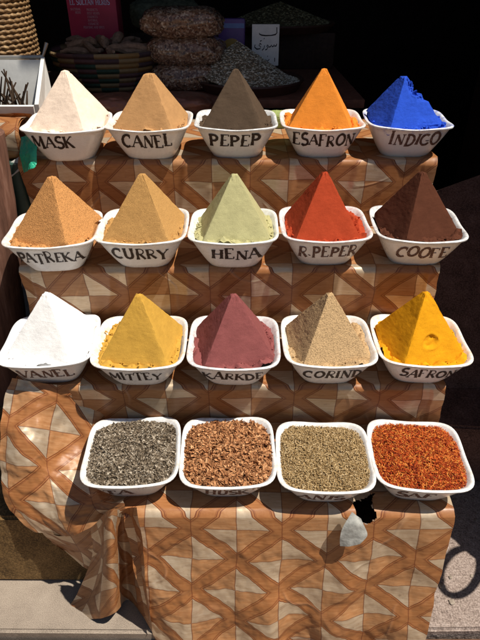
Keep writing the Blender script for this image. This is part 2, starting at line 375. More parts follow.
# front skirt : tread 4 and the hanging front, with a loose fold at its left
NV = 190; NU = 230
prof = [(4.44, -4.63), (3.60, -4.645), (3.50, -5.2), (3.26, -6.52)]
pp, ss = profile_points(prof, NV)
sk_edge = .84
P = []; UVs = []
for i in range(NU):
    u = i/(NU-1); col = []; uc = []
    for j, (d, h) in enumerate(pp):
        s = ss[j]; hang = max(0, (s-sk_edge)/(ss[-1]-sk_edge)); xl = -1.17+.20*hang**1.5-(.16 if hang == 0 else 0)*min(1, (sk_edge-s)*6 if s < sk_edge else 0); xr = 2.165-.10*hang
        x = xl+(xr-xl)*u
        fold = (.045*math.sin(x*3.3+1.2+.5*hang)+.040*math.sin(x*7.1+2.5*vnoise(x*.7, 2.2)))*hang**1.1 + .012*vnoise(x*4, s*3, 3)*min(1, hang*5)
        fold *= 1.9-1.3*u
        fold += .06*vnoise(x*1.2, s*1.1, 6.6)*min(1, hang*3)+.022*vnoise(x*2.2+s*1.8, s*.8-x*.6, 2.6)*min(1, hang*4)
        rip = .004+.006*(.5+.5*vnoise(x*9, s*9, 2.2))
        if hang > 0: dd = d-.03-fold-rip; hh = h
        else: dd = d; hh = h+rip+.01
        if hang > .985: hh += .02*vnoise(x*2, 1.7)
        if hang > 0: hh += (.10*(u-.15)+.03*math.sin(x*4))*hang**2
        col.append(U(x+.02*vnoise(s*2, 8.8+u), dd, hh)); uc.append((x*S+2-.018*hang*(u-.5)+.030, -s*S+1.93+.003*math.sin(x*2)))
    P.append(col); UVs.append(uc)
def hole(u, v):                                              # the torn place under the last bowl but one
    x = -1.17+(2.165+1.17)*u; s = v*ss[-1]
    x += .015*vnoise(x*14, s*14, 5.5); s += .02*vnoise(x*14, s*14, 8.5)
    pg = [(1.16, .74), (1.43, .62), (1.35, .76), (1.37, .86), (1.29, .93), (1.21, .92), (1.17, .84)]; ins = False
    for k in range(len(pg)):
        (ax, ay), (bx_, by) = pg[k], pg[k-1]
        if (ay > s) != (by > s) and x < (bx_-ax)*(s-ay)/(by-ay)+ax: ins = not ins
    return ins
front = grid_cloth('tablecloth', P, UVs, M['vinyl'], None, hole)
tag(front, 'patterned vinyl cloth hanging down the front of the lowest step, torn at its top edge', 'tablecloth', 'patterned vinyl cloths')
fl = [[(352, 512, 3.50), (356, 515, 3.49), (361, 519, 3.47)], [(343, 527, 3.44), (355, 525, 3.43), (366, 529, 3.43)], [(340, 537, 3.42), (353, 536, 3.415), (367, 536, 3.41)], [(340, 546, 3.41), (350, 546, 3.395), (360, 543, 3.40)]]
P, uv = patch(fl, 30, 30, .004, 3)
o = grid_cloth('torn_flap', P, uv, M['vinyl_back']); o.parent = front; o['label'] = 'grey backing turned out at the tear'
fold = [[(90, 528, 3.62), (98, 521, 3.58), (106, 512, 3.46), (114, 509, 3.44), (121, 510, 3.58), (128, 508, 3.56), (137, 507, 3.47)],
        [(92, 556, 3.70), (103, 548, 3.60), (104, 540, 3.42), (113, 537, 3.40), (121, 540, 3.66), (131, 540, 3.64), (142, 540, 3.42)],
        [(78, 592, 3.68), (97, 585, 3.60), (103, 578, 3.40), (114, 576, 3.38), (124, 575, 3.70), (133, 575, 3.66), (146, 580, 3.36)],
        [(60, 617, 3.55), (82, 619, 3.50), (102, 618, 3.38), (116, 612, 3.38), (126, 600, 3.66), (136, 606, 3.60), (152, 632, 3.26)]]
P, uv = patch(fold, 120, 90, .003, 8, (1.62, 1.76))
o = grid_cloth('loose_fold', P, uv, M['vinyl']); o.parent = front

# ---------------------------------------------------------------- bowls
def se(theta, n):                                            # superellipse direction
    c, s = math.cos(theta), math.sin(theta)
    k = (abs(c)**n+abs(s)**n)**(-1/n); return c*k, s*k
RIM, BASE, BH = .492, .270, .40
def wall(t):                                                 # outer half width at height fraction t, exponent
    return BASE+(RIM-.012-BASE)*(t**.86), 3.6+1.4*t
def bowl_mesh(seed):
    NT = 96; V = []; Fc = []; loops = []
    def loop(hw, z, n):
        k = len(V)
        for i in range(NT):
            th = 2*math.pi*(i+.5)/NT; c, s = se(th, n)
            sag = .012*(math.cos(4*th))*(z/BH)**3            # corners stand a touch higher? rim dips midway
            V.append(Vector((c*hw*S, s*hw*S, (z-sag)*S)))
        loops.append(k)
    loop(BASE-.05, .008, 3.6); loop(BASE-.02, 0, 3.6); loop(BASE-.004, .004, 3.6)
    for t in (.04, .1, .2, .35, .5, .65, .8, .92): w, n = wall(t); loop(w, t*BH, n)
    loop(RIM-.014, BH-.026, 5); loop(RIM, BH-.018, 5); loop(RIM+.002, BH-.006, 5); loop(RIM-.006, BH, 5); loop(RIM-.022, BH-.001, 5); loop(RIM-.034, BH-.012, 5)
    for t in (.85, .65, .45, .25, .12): w, n = wall(t); loop(w-.028, t*BH, n)
    loop(BASE-.06, .035, 3.4)
    for a, b in zip(loops[:-1], loops[1:]):
        for i in range(NT): j = (i+1) % NT; Fc.append((a+i, a+j, b+j, b+i))
    Fc.append([loops[0]+i for i in range(NT)][::-1]); Fc.append([loops[-1]+i for i in range(NT)])
    return V, Fc
BV, BF = bowl_mesh(0); bowl_me = None
# hand-painted letters: strokes as (weight, [(x,y)...]); 1 = thick, 0 = thin
def arc(cx, cy, rx, ry, a0, a1, n=12): return [(cx+rx*math.cos(R(a0+(a1-a0)*k/n)), cy+ry*math.sin(R(a0+(a1-a0)*k/n))) for k in range(n+1)]
def sf(x, y, w=.13): return (0, [(x-w, y), (x+w, y)])
G = {
 'A': (.8, [(0, [(.06, 0), (.38, 1)]), (1, [(.38, 1), (.74, 0)]), (0, [(.18, .36), (.62, .36)]), sf(.06, 0), sf(.74, 0)]),
 'B': (.7, [(1, [(.15, 0), (.15, 1)]), (0, [(.05, 1), (.35, 1)]+arc(.35, .76, .22, .24, 90, -90)+[(.15, .52)]), (0, [(.15, .52)]+arc(.36, .26, .26, .26, 90, -90)+[(.05, 0)])]),
 'C': (.75, [(1, arc(.42, .5, .34, .48, 55, 305, 18)), (0, [(.62, .7), (.62, .98)])]),
 'D': (.78, [(1, [(.17, 0), (.17, 1)]), (1, [(.05, 1), (.3, 1)]+arc(.3, .5, .38, .5, 90, -90, 14)+[(.05, 0)])]),
 'E': (.68, [(1, [(.17, 0), (.17, 1)]), (0, [(.05, 1), (.58, 1), (.58, .84)]), (0, [(.17, .52), (.46, .52)]), (0, [(.05, 0), (.6, 0), (.62, .2)])]),
 'F': (.66, [(1, [(.17, 0), (.17, 1)]), (0, [(.05, 1), (.6, 1), (.6, .82)]), (0, [(.17, .52), (.45, .52)]), sf(.17, 0)]),
 'G': (.8, [(1, arc(.42, .5, .34, .48, 55, 330, 18)), (0, [(.45, .42), (.72, .42)])]),
 'H': (.82, [(1, [(.16, 0), (.16, 1)]), (1, [(.66, 0), (.66, 1)]), (0, [(.16, .5), (.66, .5)]), sf(.16, 0), sf(.66, 0), sf(.16, 1), sf(.66, 1)]),
 'I': (.36, [(1, [(.18, 0), (.18, 1)]), sf(.18, 0), sf(.18, 1)]),
 'K': (.8, [(1, [(.16, 0), (.16, 1)]), (0, [(.64, 1), (.18, .45)]), (1, [(.3, .58), (.7, 0)]), sf(.16, 0), sf(.16, 1), sf(.66, 1, .1), sf(.7, 0, .1)]),
 'L': (.62, [(1, [(.17, 0), (.17, 1)]), (0, [(.05, 0), (.56, 0), (.58, .22)]), sf(.17, 1)]),
 'M': (1.0, [(0, [(.14, 0), (.18, 1)]), (1, [(.18, 1), (.5, .15)]), (0, [(.5, .15), (.8, 1)]), (1, [(.8, 1), (.86, 0)]), sf(.14, 0), sf(.86, 0)]),
 'N': (.86, [(0, [(.16, 0), (.16, 1)]), (1, [(.16, 1), (.68, 0)]), (0, [(.68, 0), (.68, 1)]), sf(.16, 0), sf(.68, 1)]),
 'O': (.82, [(1, arc(.4, .5, .32, .48, 0, 360, 24))]),
 'P': (.68, [(1, [(.17, 0), (.17, 1)]), (1, [(.05, 1), (.35, 1)]+arc(.35, .74, .24, .26, 90, -90)+[(.17, .48)]), sf(.17, 0)]),
 'R': (.76, [(1, [(.17, 0), (.17, 1)]), (0, [(.05, 1), (.35, 1)]+arc(.35, .75, .24, .25, 90, -90)+[(.17, .5)]), (1, [(.33, .5), (.68, 0)]), sf(.17, 0)]),
 'S': (.66, [(1, arc(.34, .75, .24, .24, 40, 250, 12)+arc(.34, .26, .26, .25, 80, -150, 14))]),
 'T': (.74, [(1, [(.36, 0), (.36, 1)]), (0, [(.04, .82), (.06, 1), (.66, 1), (.68, .82)]), sf(.36, 0)]),
 'U': (.8, [(1, [(.16, 1), (.16, .3)]+arc(.4, .3, .24, .3, 180, 360, 10)+[(.64, 1)]), sf(.16, 1), sf(.64, 1)]),
 'V': (.8, [(1, [(.08, 1), (.4, 0)]), (0, [(.4, 0), (.72, 1)]), sf(.08, 1, .1), sf(.72, 1, .1)]),
 'Y': (.8, [(1, [(.08, 1), (.4, .5), (.4, 0)]), (0, [(.4, .5), (.72, 1)]), sf(.4, 0), sf(.08, 1, .1), sf(.72, 1, .1)]),
 '.': (.3, [(1, [(.1, .05), (.14, .12)])]), ' ': (.4, [])}
def ribbon(pts, w, V, Fc, mapf):
    # resample then offset both sides
    P = [np.array(p, float) for p in pts]; Q = [P[0]]
    for a, b in zip(P[:-1], P[1:]):
        n = max(1, int(np.linalg.norm(b-a)/.12))
        for k in range(1, n+1): Q.append(a+(b-a)*k/n)
    k0 = len(V)
    for i, p in enumerate(Q):
        t = Q[min(i+1, len(Q)-1)]-Q[max(i-1, 0)]; L = np.linalg.norm(t)+1e-9; nn = np.array([-t[1], t[0]])/L
        ww = w*(1+.18*random.uniform(-1, 1))/2
        V.append(mapf(*(p+nn*ww))); V.append(mapf(*(p-nn*ww)))
    for i in range(len(Q)-1): a = k0+2*i; Fc.append((a, a+1, a+3, a+2))
def lettering(text, x0, x1, tb, tt, mat, bowl, faint=0):
    V = []; Fc = []; adv = sum(G[c][0] for c in text); cur = 0
    for n_, c in enumerate(text):
        wd, strokes = G[c]; jy = random.uniform(-.09, .09); tl = random.uniform(-.08, .12); sc = random.uniform(.86, 1.12)
        for wt, pts in strokes:
            def mp(x, y):
                u = (cur+x+tl*y)/adv; xx = (x0+(x1-x0)*u); t = tb+(tt-tb)*(y*sc+jy)
                w, n = wall(max(.02, t)); X = xx*RIM*.97; a = min(.985, abs(X/w)); X = math.copysign(a*w, X); Y = -w*(1-a**n)**(1/n)
                return Vector((X*S, (Y-.004)*S, t*BH*S))
            ribbon(pts, .195 if wt else .085, V, Fc, mp)
        cur += wd
    o = mesh_obj('lettering', V, Fc, mat, bowl, False); return o
def stained(c, heavy):
    m = N('stained_melamine'); n = m.noise(38 if heavy else 55, 6, .75); g = m.noise(9, 3, .6)
    k = m.ramp(n, [(.50, (0, 0, 0)), (.66, (1, 1, 1))]) if heavy else m.ramp(n, [(.42, (0, 0, 0)), (.68, (1, 1, 1))])
    sp = m.n('ShaderNodeSeparateXYZ'); m.link(m.obj(), sp.inputs[0])
    hz = m.math('MULTIPLY', m.math('SUBTRACT', sp.outputs[2], .045 if heavy else .035), 30 if heavy else 60); hz = m.n('ShaderNodeClamp') and m.math('MINIMUM', m.math('MAXIMUM', hz, .06), 1)
    m.color(m.mix(m.math('MULTIPLY', m.math('MULTIPLY', k, hz), .85 if heavy else .55), (.76, .77, .78), c)).rough(.35).spec(.5); return m.m
def make_bowl(x, d, th, rz, label, text=None, x0=-.6, x1=.6, tb=.46, tt=.84, mat='paint', sx=1, stain=(.5, .4, .3), heavy=False):
    global bowl_me
    o = mesh_obj('bowl', BV, BF, M['melamine'], None, True, 50); o.data.materials.append(stained(stain, heavy))
    nF = len(BF); idx = np.zeros(nF, dtype=np.int32); idx[96*12:] = 1; idx[nF-2] = 0
    if heavy: idx[:] = 1
    o.data.polygons.foreach_set('material_index', idx)
    o.location = U(x, d, th); o.rotation_euler = (R(random.uniform(-.6, .6)), R(random.uniform(-.5, .5)), rz); o.scale = (sx, 1, 1)
    tag(o, label, 'bowl', 'white square bowls of spice on the steps')
    if text: lettering(text, x0, x1, tb, tt, M[mat], o)
    return o

# ---------------------------------------------------------------- spices
def pyramid(x, d, th, col, name, label, rot, b=.40, A=.60, base=BH-.12, off=(0, 0), tip=.030, rough=1.0, coarse=0, grain=900, bed=-.060, crater=False, broken=False, seed=0, bedcol=None, mat=None, lean=(0, 0)):
    """b half side at rim level, A apex height above rim, rot turns it"""
    m = mat or powder(name, col, grain, .25, coarse=coarse)
    root = empty('spice_pyramid', U(x, d, th+BH+bed)); tag(root, label, 'spice')
    K = 40 if broken else 26; NL = 90 if broken else 60; H = A-bed; b0 = b*(H/A) if A else b
    V = []; Fc = []
    for l in range(NL+1):
        t = l/NL; t = t**1.0; hw = b0*(1-t)+tip*t; hw *= 1+.008*math.sin(math.pi*t)
        z = H*t
        for i in range(4*K):
            sd, f = divmod(i, K); f = -1+2*f/K
            px, py = [(f, -1), (1, f), (-f, 1), (-1, -f)][sd]
            cr = max(abs(px), abs(py)); r = math.hypot(px, py)
            k = 1-.018*max(0, r-1.33)/.084-(.014*max(0, vnoise(z*16, seed*2.2+sd, i//K*3.1)-.08)*(r-1.25)/.16 if r > 1.25 else 0)                  # soften the corners a little
            X, Y = px*hw*k, py*hw*k
            n = (vnoise(X*5+seed*3.1, Y*5, z*5+seed)*.0045+vnoise(X*30+seed, Y*30, z*30)*.0022+vnoise(X*85+seed, Y*85, z*85, 2)*(.0016+.002*coarse))*rough
            nx, ny = [(0, -1), (1, 0), (0, 1), (-1, 0)][sd]
            X += nx*n+.0*px; Y += ny*n
            zz = z
            if t > .93: zz -= max(0, vnoise(X*40+seed, Y*40, seed)*.02)
            if t < .12: kk = 1+.02*vnoise(i*.4, seed, 3); X *= kk; Y *= kk
            X += lean[0]*t*0; 
            if crater and sd == 0:
                q = math.hypot(f+.10, (t-.33)*3.2); X0 = max(0, 1-q/.34); dep = .024*min(1, X0*2.2)*(1 if X0 > 0 else 0)*(1+.8*vnoise(f*9, t*24, 2.2))
                Y += dep; zz -= dep*.4
                if 0 < 1-abs(q-.36)/.08: Y -= .008*(1-abs(q-.36)/.08)
            if broken:
                e = vnoise(X*9+2, Y*9, z*9+1, 4); vc = noise.voronoi(Vector((X*17, Y*17, z*17)))[0]; ch = vc[1]-vc[0]
                g_ = max(0, min(1, (t-.52)*5))*max(0, min(1, .35+X*9+(t-.7)*1.5))
                nx_ = g_*(.045+.05*e-.07*min(.6, ch)); X -= nx_; Y += g_*(.03*e+.05*min(.6, ch)); zz -= g_*(.05+.07*e)
                g2 = max(0, 1-abs(t-.10)/.16)*max(0, min(1, .3+(f if sd == 0 else (1 if sd == 1 else -1))*1.2))
                X += g2*(.03*e+.05*min(.6, ch)); Y -= g2*(.02+.05*min(.6, ch))
            if zz+bed < .04:                                # stay inside the bowl wall
                Xr = X*math.cos(rot)-Y*math.sin(rot)+off[0]; Yr = X*math.sin(rot)+Y*math.cos(rot)+off[1]
                q_ = (abs(Xr)**5+abs(Yr)**5)**.2; lim = RIM-.055+.25*min(0, zz+bed)
                if q_ > lim: X *= lim/q_; Y *= lim/q_
            V.append(Vector((X*S, Y*S, zz*S)))
    n4 = 4*K
    for l in range(NL):
        for i in range(n4): j = (i+1) % n4; Fc.append((l*n4+i, l*n4+j, (l+1)*n4+j, (l+1)*n4+i))
    V.append(Vector((0, 0, V[-1].z+.002))); Fc += [(NL*n4+i, NL*n4+(i+1) % n4, len(V)-1) for i in range(n4)]
    o = mesh_obj('pyramid', V, Fc, m, root, True, 50); o.rotation_euler = (0, 0, rot); o.location = (off[0]*S, off[1]*S, 0)
    # the loose bed around it
    NT, NR = 160, 44; V = [Vector((0, 0, 0))]; Fc = []
    for k in range(1, NR+1):
        f = k/NR
        for i in range(NT):
            th_ = 2*math.pi*i/NT; c, s = se(th_, 4.8); hw = (RIM-.058)*f; X, Y = c*hw, s*hw
            z = .028*vnoise(X*5+seed*2, Y*5, seed)+.032*abs(vnoise(X*13+seed, Y*13, seed*1.3))+.015*vnoise(X*34, Y*34, seed) + .03*max(0, X+.1*math.sin(seed))
            q = max(0, min(1, (f-.72)/.16)); z += .050*q*q*(3-2*q)*(.55+.9*vnoise(c*2.6+seed, s*2.6, seed*1.7)) - .012
            if f > .9: z -= .03*(f-.9)/.1*(.6+vnoise(i*.15, seed, 1))
            V.append(Vector((X*S, Y*S, z*S)))
    for i in range(NT): Fc.append((0, 1+i, 1+(i+1) % NT))
    for k in range(NR-1):
        for i in range(NT): j = (i+1) % NT; a = 1+k*NT; Fc.append((a+i, a+NT+i, a+NT+j, a+j))
    o = mesh_obj('loose_powder', V, Fc, bedcol or m, root, True, 60)
    # crumbs lying on the bed
    mb = MB()
    for q in range(70 if not broken else 170):
        a = random.uniform(0, 2*math.pi); c, s = se(a, 4.5); f = random.uniform(.80, .97); r_ = random.uniform(.004, .017)*(1.6 if broken else 1)
        bm = bmesh.new(); bmesh.ops.create_icosphere(bm, subdivisions=1, radius=r_*S)
        for v in bm.verts: v.co = Vector((v.co.x*random.uniform(.5, 1.4), v.co.y*random.uniform(.5, 1.4), v.co.z*random.uniform(.3, 1)))
        X, Y = c*(RIM-.055)*f, s*(RIM-.055)*f
        z = .020+.028*vnoise(X*5+seed*2, Y*5, seed)+.022*abs(vnoise(X*16+seed, Y*16, seed*1.3))+.03*max(0, X)
        mb.add(bm, Matrix.Translation((X*S, Y*S, (z+r_*.3)*S)))
    o = mb.build('crumbs', m, root, True, 60); o['kind'] = 'stuff'
    return root

def tone_mat(name, stops, rough=.85, spec=.2):
    m = N(name); a = m.n('ShaderNodeAttribute'); a.attribute_name = 'tone'; m.color(m.ramp(a.outputs['Fac'], stops)).rough(rough).spec(spec); return m.m
def heap_height(X, Y, crown, seed):
    hw = RIM-.045; r = (abs(X/hw)**4+abs(Y/hw)**4)**.25
    return crown*(1-r**2.6)+.020*vnoise(X*5+seed, Y*5, seed)+.008*vnoise(X*17, Y*17, seed)
def heap(x, d, th, rz, name, label, mat, n, kind, crown=.10, seed=0, sx=1):
    """countless pieces in a bowl : one object"""
    V = []; Fc = []; T = []; zb = BH-.035
    NT, NR = 72, 22; V.append((0, 0, (zb+heap_height(0, 0, crown, seed)-.02)*S))
    for k in range(1, NR+1):
        for i in range(NT):
            c, s = se(2*math.pi*i/NT, 4.8); hw = (RIM-.040)*k/NR; X, Y = c*hw, s*hw
            V.append((X*S, Y*S, (zb+heap_height(X, Y, crown, seed)-.012)*S))
    for i in range(NT): Fc.append((0, 1+i, 1+(i+1) % NT))
    for k in range(NR-1):
        for i in range(NT): j = (i+1) % NT; a = 1+k*NT; Fc.append((a+i, a+NT+i, a+NT+j, a+j))
    T += [.08]*len(Fc)
    for q in range(n):
        while True:
            X, Y = random.uniform(-1, 1)*(RIM-.04), random.uniform(-1, 1)*(RIM-.04)
            r = (abs(X)**4.8+abs(Y)**4.8)**(1/4.8)/(RIM-.04)
            if r < .985: break
        z = zb+heap_height(X, Y, crown, seed)+random.uniform(-.006, .014); k = len(V)
        Mx = Matrix.Rotation(random.uniform(0, 6.283), 3, 'Z') @ Matrix.Rotation(random.gauss(0, .55), 3, 'X') @ Matrix.Rotation(random.gauss(0, .55), 3, 'Y')
        p = Vector((X, Y, z)); tone = min(1, max(0, random.gauss(.5, .24)))
        if kind in ('leaf', 'bark'):
            L, Wd = (random.uniform(.010, .026), random.uniform(.006, .014)) if kind == 'leaf' else (random.uniform(.012, .042)*(1 if random.random() < .85 else 1.4), random.uniform(.007, .018))
            cu = random.uniform(.2, .9)*(.020 if kind == 'leaf' else .022); ns = 4
            for a in range(ns):
                f = a/(ns-1)*2-1; w = Wd*(1-.55*f*f if kind == 'leaf' else 1-.3*f*f+random.uniform(-.25, .25)); zz = -cu*f*f
                V += [(p+Mx @ Vector((f*L, -w, zz)))*S, (p+Mx @ Vector((f*L, 0, zz-cu*.7)))*S, (p+Mx @ Vector((f*L, w, zz)))*S]
            for a in range(ns-1):
                for b in (0, 1): Fc.append((k+3*a+b, k+3*a+3+b, k+3*a+4+b, k+3*a+1+b)); T.append(tone)
        else:
            if kind == 'seed': L, w = random.uniform(.009, .015), random.uniform(.004, .006)
            else: L, w = random.uniform(.016, .036), random.uniform(.003, .0055)
            bend = random.uniform(-.4, .4)*L
            V += [(p+Mx @ Vector((-L, 0, -abs(bend)*.5)))*S, (p+Mx @ Vector((0, -w+bend*.4, 0)))*S, (p+Mx @ Vector((0, bend*.4, w)))*S, (p+Mx @ Vector((0, w+bend*.4, 0)))*S, (p+Mx @ Vector((L, 0, -abs(bend)*.5)))*S]
            Fc += [(k, k+1, k+2), (k, k+2, k+3), (k+1, k+4, k+2), (k+2, k+4, k+3)]; T += [tone]*4
    o = mesh_obj(name, V, Fc, mat, None, kind == 'seed', 60 if kind == 'seed' else None, None, T)
    o.location = U(x, d, th); o.rotation_euler = (0, 0, rz)
    return tag(o, label, 'spice', kind='stuff')

ZR = [6.596, 6.117, 5.954, 5.715]
def bx(px, row): return (px-240)/F*ZR[row]
rows = [
 [(69, 'MASK', -.72, .26, 'cream white powder pyramid', (.86, .70, .60), -15, .0), (150.5, 'CANEL', -.60, .62, '', None, 0, 0)],
]
# row, centre px, dd, bowl yaw, text, x0, x1, material, label of the bowl
B = [
 (0, 69, -.05, 4, 'MASK', -.74, .26, 'paint', 'white square bowl lettered MASK, first on the top step'),
 (0, 150.5, .0, -1, 'CANEL', -.60, .62, 'paint', 'white square bowl lettered CANEL, holding a tan pyramid'),
 (0, 236, .05, 0, 'PEPEP', -.66, .58, 'paint', 'white square bowl lettered PEPEP, holding a dark grey brown pyramid'),
 (0, 322, .07, -1, 'ESAFRON', -.76, .76, 'paint', 'white square bowl lettered ESAFRON, holding a smooth orange pyramid'),
 (0, 408, .09, -3, 'INDIGO', -.54, .70, 'faded', 'blue stained white bowl with smudged lettering INDIGO, at the right end of the top step'),
 (1, 57, -.08, 5, 'PATREKA', -.72, .70, 'paint', 'white square bowl lettered PATREKA, first on the second step'),
 (1, 144, .0, 1, 'CURRY', -.62, .62, 'paint', 'white square bowl lettered CURRY, on the second step'),
 (1, 234, .0, -1, 'HENA', -.50, .64, 'paint', 'white square bowl lettered HENA, holding pale green powder'),
 (1, 325, .06, 0, 'R.PEPER', -.66, .66, 'faded', 'white square bowl lettered R.PEPER, holding brick red powder'),
 (1, 418, .06, -4, 'COOFE', -.56, .62, 'faded', 'white square bowl lettered COOFE, holding dark brown powder'),
 (2, 51, .03, 4, 'VANEL', -.62, .58, 'faded', 'white square bowl lettered VANEL, holding bright white powder'),
 (2, 141, .0, 1, 'MITTEY', -.62, .52, 'paint', 'white square bowl lettered MITTEY, holding mustard powder'),
 (2, 234, .0, -1, 'KARKDE', -.68, .68, 'paint', 'white square bowl lettered KARKDE, holding plum coloured powder'),
 (2, 327.5, .02, 0, 'CORIND', -.60, .68, 'paint', 'white square bowl lettered CORIND, holding sandy beige grains'),
 (2, 420, .03, -3, 'SAFRON', -.54, .70, 'paint', 'white square bowl lettered SAFRON, holding golden yellow powder'),
 (3, 132, .03, 3, 'TA', -.55, .05, 'faded', 'white square bowl of grey green dried leaves, first on the lowest step'),
 (3, 228, .03, 1, 'HUSK', -.50, .45, 'faded', 'white square bowl of reddish brown bark chips on the lowest step'),
 (3, 323.5, -.04, -2, 'ANIS', -.60, .40, 'faded', 'white square bowl of khaki seeds on the lowest step'),
 (3, 417, -.02, -4, 'SAF', -.55, .25, 'faded', 'white square bowl of orange red threads at the right end of the lowest step')]
# pyramids : index, colour, name, label, yaw, options
PY = [
 (0, (.84, .67, .54), 'mask_powder', 'pale pinkish cream powder pyramid in the MASK bowl', -17, dict(off=(0.06, 0), b=0.350, A=.55)),
 (1, (.43, .235, .10), 'cinnamon_powder', 'tan cinnamon powder pyramid with a rounded tip in the CANEL bowl', -12, dict(off=(0.03, 0), b=0.345, A=.51, tip=.05)),
 (2, (.080, .054, .036), 'pepper_powder', 'dark grey brown pepper pyramid on the top step', -6, dict(off=(0.00, 0), b=0.345, A=.55)),
 (3, (.66, .215, .030), 'orange_powder', 'smooth orange powder pyramid in the ESAFRON bowl', -8, dict(off=(-0.01, 0), b=0.345, A=.55, rough=.5)),
 (4, (.022, .075, .50), 'indigo_powder', 'bright blue indigo pyramid with a broken crumbling top', 18, dict(off=(-0.07, 0), b=0.335, A=.48, broken=True, tip=.05)),
 (5, (.50, .24, .085), 'paprika_powder', 'orange tan grainy pyramid in the PATREKA bowl', -24, dict(off=(0.07, 0), b=0.350, A=.57, coarse=.8, grain=520)),
 (6, (.44, .245, .085), 'curry_powder', 'ochre tan curry pyramid in the CURRY bowl', -10, dict(off=(0.03, 0), b=0.350, A=.57, coarse=.2)),
 (7, (.415, .39, .20), 'henna_powder', 'pale yellow green henna pyramid in the HENA bowl', 4, dict(off=(0.01, 0), b=0.350, A=.57, rough=.7)),
 (8, (.37, .052, .020), 'chilli_powder', 'brick red chilli pyramid in the R.PEPER bowl', 6, dict(off=(-0.04, 0), b=0.335, A=.57, rough=.8)),
 (9, (.085, .030, .017), 'coffee_powder', 'dark chocolate brown coffee pyramid in the COOFE bowl', 22, dict(off=(-0.04, 0), b=0.335, A=.57)),
 (10, (.88, .87, .86), 'vanilla_powder', 'bright white powder pyramid in the VANEL bowl', -14, dict(off=(0.05, 0), b=0.365, A=.57, rough=.5)),
 (11, (.50, .285, .050), 'mustard_powder', 'mustard yellow brown pyramid in the MITTEY bowl', -8, dict(off=(0.03, 0), b=0.345, A=.57)),
 (12, (.225, .070, .068), 'hibiscus_powder', 'plum red hibiscus pyramid in the KARKDE bowl', 10, dict(off=(0.00, 0), b=0.355, A=.57)),
 (13, (.46, .31, .165), 'coriander_powder', 'sandy beige speckled coriander pyramid in the CORIND bowl', 12, dict(off=(-0.02, 0), b=0.350, A=.57, coarse=1.0, grain=430)),
 (14, (.68, .30, .010), 'turmeric_powder', 'golden yellow pyramid with a round dent in its face in the SAFRON bowl', 16, dict(off=(-0.03, 0), b=0.345, A=.58, crater=True))]
pos = []
for bi, (r, px, dd, yaw, txt, x0, x1, mt, lab) in enumerate(B):
    stc = PY[bi][1] if bi < 15 else (.4, .3, .2)
    rd, th = STEPS[r][0], STEPS[r][1]; x = bx(px, r); pos.append((x, rd+dd, th, R(yaw)))
    if r == 3: make_bowl(x, rd+dd, th+.012, R(yaw), lab, txt, x0, x1, .36, .70, mt, stain=stc, heavy=bi == 4)
    else: make_bowl(x, rd+dd, th+.012, R(yaw), lab, txt, x0, x1, .40 if r else .47, .76 if r else .84, mt, stain=stc, heavy=bi == 4)
for (i, c, nm, lab, yaw, kw) in PY:
    x, d, th, rz = pos[i]; pyramid(x, d, th+.012, c, nm, lab, R(yaw), seed=i+1, **kw)
tea = tone_mat('dried_leaf', [(0, (.05, .034, .020)), (.35, (.14, .105, .070)), (.6, (.25, .20, .145)), (.85, (.44, .38, .30))])
bark = tone_mat('bark_chip', [(0, (.10, .038, .015)), (.35, (.35, .155, .065)), (.6, (.46, .225, .10)), (.9, (.60, .34, .17))])
anis = tone_mat('anise_seed', [(0, (.12, .070, .026)), (.35, (.29, .185, .080)), (.6, (.42, .29, .135)), (.9, (.60, .46, .27))])
saff = tone_mat('safflower', [(0, (.09, .010, .005)), (.35, (.34, .040, .010)), (.6, (.54, .105, .016)), (.9, (.76, .33, .07))])
HP = [(15, 'dried_leaves', 'grey green curled dried leaves heaped in the left bowl of the lowest step', tea, 7000, 'leaf', .05),
      (16, 'bark_chips', 'reddish brown bark chips heaped in a bowl on the lowest step', bark, 5200, 'bark', .05),
      (17, 'anise_seeds', 'khaki anise seeds heaped in a bowl on the lowest step', anis, 11000, 'seed', .05),
      (18, 'safflower_threads', 'orange red dried flower threads heaped in the right bowl of the lowest step', saff, 8500, 'thread', .07)]
for (i, nm, lab, m_, n_, kd, cr_) in HP:
    x, d, th, rz = pos[i]; heap(x, d, th+.012, rz, nm, lab, m_, n_, kd, cr_, i)

# ---------------------------------------------------------------- left side things
# leaning wooden post
def post(name, a, b, r0, r1, mat, label, cat, seg=20, n=24, wob=.03):
    pts = []; rr = []
    for k in range(n+1):
        t = k/n; p = a.lerp(b, t); pts.append(p+Vector((vnoise(t*3, 1.1), vnoise(t*3, 4.4), 0))*wob*S); rr.append((r0+(r1-r0)*t)*(1+.05*vnoise(t*6, 2.2))*S)
    o = MB().tube(pts, rr, seg).build(name, mat); return tag(o, label, cat)
wm = N('weathered_red_wood'); wn = wm.n('ShaderNodeMapping'); wm.link(wm.obj(), wn.inputs['Vector']); wn.inputs['Scale'].default_value = (60, 60, 6)
wg = wm.noise(1, 6, .7, wn.outputs[0]); wm.color(wm.ramp(wg, [(.3, (.065, .030, .020)), (.55, (.165, .078, .052)), (.72, (.27, .15, .11))])).rough(.8).bump(wg, .6, .003)
post('wooden_post', U(-2.93, 6.20, -1.55), U(-3.56, 6.15, -6.30), .33, .42, wm.m, 'weathered reddish brown wooden post at the left of the steps', 'post')
post('metal_pole', U(-2.72, 6.64, -2.02), U(-2.86, 6.64, -6.30), .13, .13, plain('dark_green_paint', (.03, .065, .055), .45, .4), 'dark green metal pole behind the wooden post', 'pole', 14, 12, 0)
